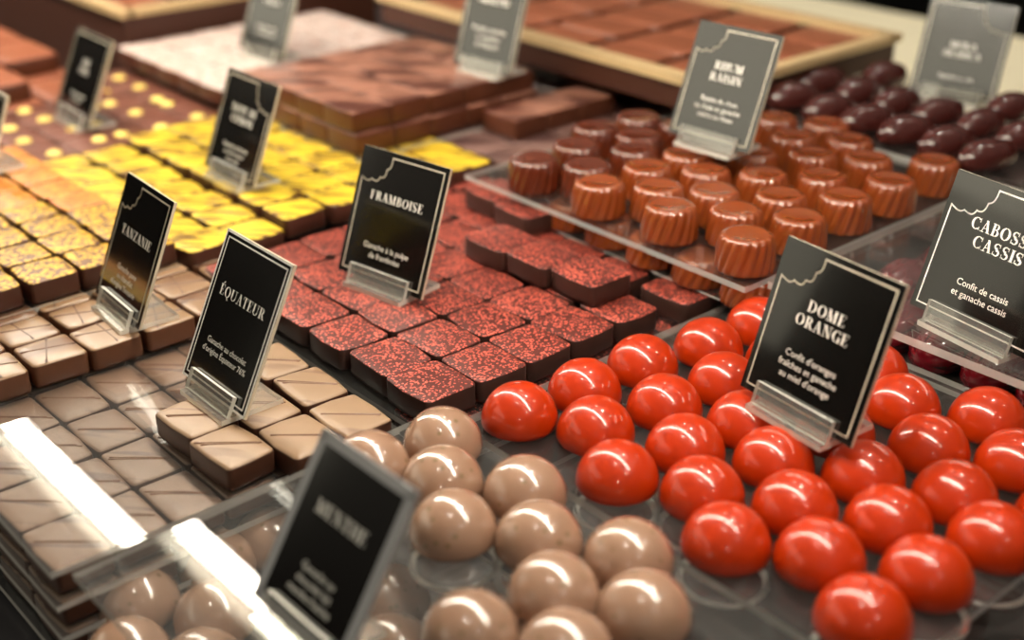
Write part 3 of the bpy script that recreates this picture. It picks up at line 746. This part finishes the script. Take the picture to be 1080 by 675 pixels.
def sign(loc, yaw, lean, W, H, title, copy, label, corner='left', border=True, tsize=.0058, csize=.0043, tpos=.60, cpos=.27, rim=None, double=False, holder=1.0, inkb='ink2', lift=.004, bodyw=None, tl=1.25):
    yaw, lean = math.radians(yaw), math.radians(lean)
    root = empty('price_sign', loc, yaw); tag(root, label, 'sign', 'black chocolate name signs')
    sn, cs = math.sin(lean), math.cos(lean)
    def xf(p):
        x, o, v = p
        return (x, v*sn-o*cs, v*cs+o*sn+lift)
    T = .0014
    mb = MB(); mb.quadbox(-W/2, W/2, -T/2, T/2, 0, H, xf, 1)
    # the two broad faces are card, the cut edges pale
    for i, f in enumerate(mb.f):
        if i in (2, 3): mb.m[i] = 0
    card = link('card', mb.build('card', (M['card'], M['cardedge'] if not rim else M['greyedge'])), root)
    def flat(name, polys, m, off):
        V = []; F = []
        for q in polys:
            a = sum(q[i][0]*q[(i+1) % len(q)][1]-q[(i+1) % len(q)][0]*q[i][1] for i in range(len(q)))
            if a < 0: q = q[::-1]
            b = len(V); V += [xf((x, off, v)) for x, v in q]; F.append(tuple(range(b, b+len(q))))
        return link(name, mesh_from(name, V, F, (m,)), card)
    f0 = T/2+.00012
    if border:
        i_ = .0026; l, r, t, b = -W/2+i_, W/2-i_, H-i_, i_
        if corner == 'left':
            bt = bite(-W*.5+W*.36, t, l, H*.76)
            pts = bt[::-1]+[(r, t), (r, b), (l, b), (l, H*.76)]
        elif corner == 'right':
            bt = bite(W*.5-W*.36, t, r, H*.72)
            pts = [(l, b), (l, t)]+bt+[(r, b), (l, b)]
        else: pts = [(l, b), (l, t), (r, t), (r, b), (l, b)]
        flat('border_line', polyline(pts, .00062), M[inkb], f0)
    if double:
        e = .0005
        flat('outer_line', polyline([(-W/2+e, e), (-W/2+e, H-e), (W/2-e, H-e), (W/2-e, e), (-W/2+e, e)], .00095), M['ink'], f0)
    if rim:
        e = rim/2
        flat('rim_band', polyline([(-W/2+e, e), (-W/2+e, H-e), (W/2-e, H-e), (W/2-e, e), (-W/2+e, e)], rim), M['greyedge'], f0)
    polys = []
    for i, s in enumerate(title): polys += serif_text(s, tsize, 0, H*tpos-tsize*tl*1.12*i)
    if polys: flat('title_lettering', polys, M['ink'], f0+.00003)
    if copy: flat('copy_lettering', sans_mesh(copy, csize, 0, H*cpos, csize*1.12), M['ink'], f0+.00003)
    # clear holder: foot plate, front lip, back rest
    hw = W*.34*holder
    st = MB()
    st.quadbox(-hw, hw, -.006, .021, 0, .0022, None, 1, 0)
    holderobj = link('holder', st.build('holder', (M['stand'], M['standedge'])), root)
    lp = MB()
    def xl(p): return xf((p[0], p[1], p[2]))
    lp.quadbox(-hw, hw, T/2+.0004, T/2+.0022, -.003, .0056, xl, 1)
    for i in (2, 3): lp.m[i] = 0
    link('front_lip', lp.build('front_lip', (M['stand'], M['standedge'])), holderobj)
    for sx in (-1, 1):
        q = MB(); q.quadbox(sx*hw*.80-.0012, sx*hw*.80+.0012, T/2-.0002, T/2+.0020, -.002, .0052, xl, 0)
    br = MB(); br.quadbox(-hw, hw, -T/2-.0024, -T/2-.0004, -.003, .018, xl, 1)
    for i in (2, 3): br.m[i] = 0
    link('back_rest', br.build('back_rest', (M['stand'], M['standedge'])), holderobj)
    return root

sign((-.4367, .3040, .0125), 9, 21.3, .0531, .0592, ['FRAMBOISE'], ['Ganache à la pulpe', 'de framboise'], 'black sign reading FRAMBOISE standing among the raspberry flaked squares', tsize=0.00404, csize=0.00370, tpos=.615, cpos=.245)
sign((-.3991, .1975, .0103), -.5, 25.9, .0479, .0614, ['ÉQUATEUR'], ['Ganache au chocolat', "d'origine Équateur 76%"], 'black sign reading ÉQUATEUR with double white border, on the milk squares', corner=None, double=True, tsize=0.00425, csize=0.00342, tpos=.60, cpos=.29, inkb='ink')
sign((-.4929, .2034, .0107), -3.3, 23.6, .0477, .0572, ['TANZANIE'], ['Ganache pure', "au chocolat", "d'origine Tanzanie"], 'black sign reading TANZANIE standing on the tan ridged squares', tsize=0.00418, csize=0.00342, tpos=.56, cpos=.30)
sign((-.5889, .3156, .0203), -.1, 22.6, .0508, .0548, ['NOTE DE', 'CITRON'], ['Ganache parfumée', 'au citron jaune', 'et au miel'], 'dark sign with a two line title standing on the yellow brushed squares', corner='right', tsize=0.00404, csize=0.00323, tpos=.62, cpos=.27)
sign((-.2269, .3327, .0252), -6.4, 17.6, .0529, .0583, ['DOME', 'ORANGE'], ["Confit d'oranges", 'fraîches et ganache', "au miel d'orange"], 'black sign reading DOME ORANGE resting on the orange-red domes', tsize=0.00411, csize=0.00351, tpos=.625, cpos=.325)
sign((-.2171, .4290, .0300), -9.9, 16.9, .0590, .0575, ['CABOSSE', 'CASSIS'], ['Confit de cassis', 'et ganache cassis'], 'sign reading CABOSSE CASSIS standing on the clear sheet over the pods', tsize=0.00480, csize=0.00390, tpos=.66, cpos=.27, inkb='ink')
sign((-.3961, .4797, .0512), 3.3, 21.5, .0500, .0580, ['RHUM', 'RAISIN'], ['Raisins de rhum', 'au rhum et ganache', 'raisins au rhum'], 'olive toned sign reading RHUM RAISIN standing on the caramels', tsize=0.00404, csize=0.00351, tpos=.62, cpos=.34, lift=.004)
sign((-.3856, .6895, .0365), 10.6, 17.6, .0518, .0562, ['MOKA', 'ARABICA'], ['Ganache au café'], 'pale olive sign standing behind the coffee bean chocolates', corner='right', tsize=0.00376, csize=0.00323, tpos=.50, cpos=.18)
sign((-.2618, .1466, .0100), .2, 32, .0460, .0557, ['MENTHE'], ['Ganache au', 'chocolat lait', 'menthe fraîche'], 'tilted black sign with a wide grey rim among the beige domes', border=False, rim=.0034, tsize=0.00425, csize=0.00351, tpos=.60, cpos=.31, lift=.003)
sign((-.5910, .4961, .0465), 7, 18.1, .0483, .0570, ['PRALINÉ'], ['Praliné amandes', 'et noisettes', 'du Piémont'], 'olive toned sign standing on the striped milk pieces, top cut by the picture', tsize=0.00425, csize=0.00418, tpos=.68, cpos=.38)
sign((-.7671, .4452, .0300), 4.5, 21.9, .0500, .0560, ['COCO'], ['Ganache coco', 'et citron vert'], 'grey olive sign standing on the powdered white squares', tsize=0.00425, csize=0.00390, tpos=.60, cpos=.30)
sign((-.7659, .3057, .0130), -1.9, 24.6, .0536, .0546, ['THÉ', 'EARL'], ['Ganache infusée', 'au thé noir'], 'dark sign standing on the brown squares with yellow dots', corner=None, tsize=0.00390, csize=0.00323, tpos=.62, cpos=.26)
sign((-.6948, .2193, .0228), .2, 22.4, .0476, .0420, ['ZEST'], ['Orange confite'], 'white edged sign at the picture edge on the orange squares', corner=None, double=True, tsize=0.00390, csize=0.00323, tpos=.60, cpos=.30)

# ------------------------------------------------------------------ lights
lamp = empty('tube_lamp', (-.80, .300, ZC)); tag(lamp, 'long tube lamp hanging on two rods above the trays', 'lamp')
ZLAMP = .285
V = []; F = []; n = 20; x0, x1, rr = -.80, .74, .0068
for x in (x0, x1):
    for j in range(n): V.append((x, rr*math.cos(2*PI*j/n), ZLAMP-ZC+rr*math.sin(2*PI*j/n)))
for j in range(n): F.append((j, (j+1) % n, n+(j+1) % n, n+j))
F += [tuple(range(n)), tuple(range(n, 2*n))]
link('tube', mesh_from('tube', V, F, (emit('warm tube light', (1, .92, .77, 1), 86),)), lamp)
M['metal'] = plain('brushed metal', rgb(170, 168, 160), .3, metal=1)
mb = MB(); mb.quadbox(x0-.01, x1+.01, -.016, .016, ZLAMP-ZC+.0125, ZLAMP-ZC+.024); link('housing', mb.build('housing', (M['metal'],)), lamp)
for x in (x0+.2, x1-.2):
    mb = MB(); mb.quadbox(x-.0015, x+.0015, -.0015, .0015, ZLAMP-ZC+.024, 2.4-ZC); link('hanging_rod', mb.build('hanging_rod', (M['metal'],)), lamp)
o = slab('ceiling_beam', -1.9, .4, .25, .35, 2.4, 2.5, M['black']); o['kind'] = 'structure'


for i, (x, y, p) in enumerate([(-.05, -.25, 7), (-.28, -.24, 7), (1.68, -.08, 9), (2.5, -2.3, 12), (.62, 1.68, 8), (-1.3, 1.3, 8), (-.35, 1.15, 34)]):  # the last is an added fill light that brightens the cream block behind
    l = bpy.data.lights.new('ceiling_spot_and_fill', 'POINT'); l.energy = p*1.5; l.shadow_soft_size = .045; l.color = (1, .92, .80)
    o = bpy.data.objects.new('ceiling_spot_and_fill', l); C.objects.link(o); o.location = (x, y, 2.25)
# added light panels, unseen, placed for their reflections in the sign cards
def reflection_panel(f0, f1, z0, z1, L, right=-1.2):
    l = bpy.data.lights.new('added_reflection_panel', 'AREA'); l.shape = 'RECTANGLE'
    l.size = f1-f0; l.size_y = z1-z0; l.energy = L*PI*l.size*l.size_y; l.color = (1, .92, .70)
    fm = (f0+f1)/2
    o = bpy.data.objects.new('added_reflection_panel', l); C.objects.link(o)
    o.location = (.661*right-.75*fm, .751*right+.66*fm, (z0+z1)/2)
    o.rotation_euler = Vector((.661, .751, 0)).to_track_quat('-Z', 'Y').to_euler()
reflection_panel(-.5, 1.2, .45, .80, 1.45)
reflection_panel(.47, 1.25, .27, .45, 1.45)
reflection_panel(.44, .60, .06, .265, .75)

w = bpy.data.worlds.new('shop'); SC.world = w; w.use_nodes = True
nt = w.node_tree
bg = nt.nodes['Background']
tc = nt.nodes.new('ShaderNodeTexCoord'); sx = nt.nodes.new('ShaderNodeSeparateXYZ'); rp = nt.nodes.new('ShaderNodeValToRGB')
nt.links.new(tc.outputs['Generated'], sx.inputs[0])
mr = nt.nodes.new('ShaderNodeMapRange'); mr.inputs[1].default_value = -1; mr.inputs[2].default_value = 1
nt.links.new(sx.outputs[2], mr.inputs[0]); nt.links.new(mr.outputs[0], rp.inputs[0])
rp.color_ramp.elements[0].position = .53; rp.color_ramp.elements[0].color = (.008, .007, .006, 1)
rp.color_ramp.elements[1].position = .80; rp.color_ramp.elements[1].color = (.20, .175, .145, 1)
nt.links.new(rp.outputs[0], bg.inputs[0]); bg.inputs[1].default_value = 1.0

# ------------------------------------------------------------------ camera
cam = bpy.data.cameras.new('camera'); co = bpy.data.objects.new('camera', cam); C.objects.link(co); SC.camera = co
f = 1348.0; cam.sensor_fit = 'HORIZONTAL'; cam.sensor_width = 36; cam.lens = f/1080*36
A = Vector((-1324, 667.5, -f)); th = math.atan2(667.5, f); U = Vector((0, math.cos(th), math.sin(th)))
X = -(A-U*A.dot(U)); X.normalize(); Y = U.cross(X)
co.matrix_world = Matrix.Translation((0, 0, .26)) @ Matrix((X, Y, U)).to_4x4()
cam.clip_start = .01; cam.clip_end = 30
cam.dof.use_dof = True; cam.dof.focus_distance = .505; cam.dof.aperture_fstop = 5.0
SC.view_settings.view_transform = 'Standard'; SC.view_settings.look = 'None'; SC.view_settings.gamma = 1
SC.view_settings.exposure = 0
SC.view_settings.use_curve_mapping = False
SC.cycles.transparent_max_bounces = 24
SC.cycles.max_bounces = 8
SC.cycles.sample_clamp_indirect = 6
SC.cycles.caustics_reflective = False; SC.cycles.caustics_refractive = False
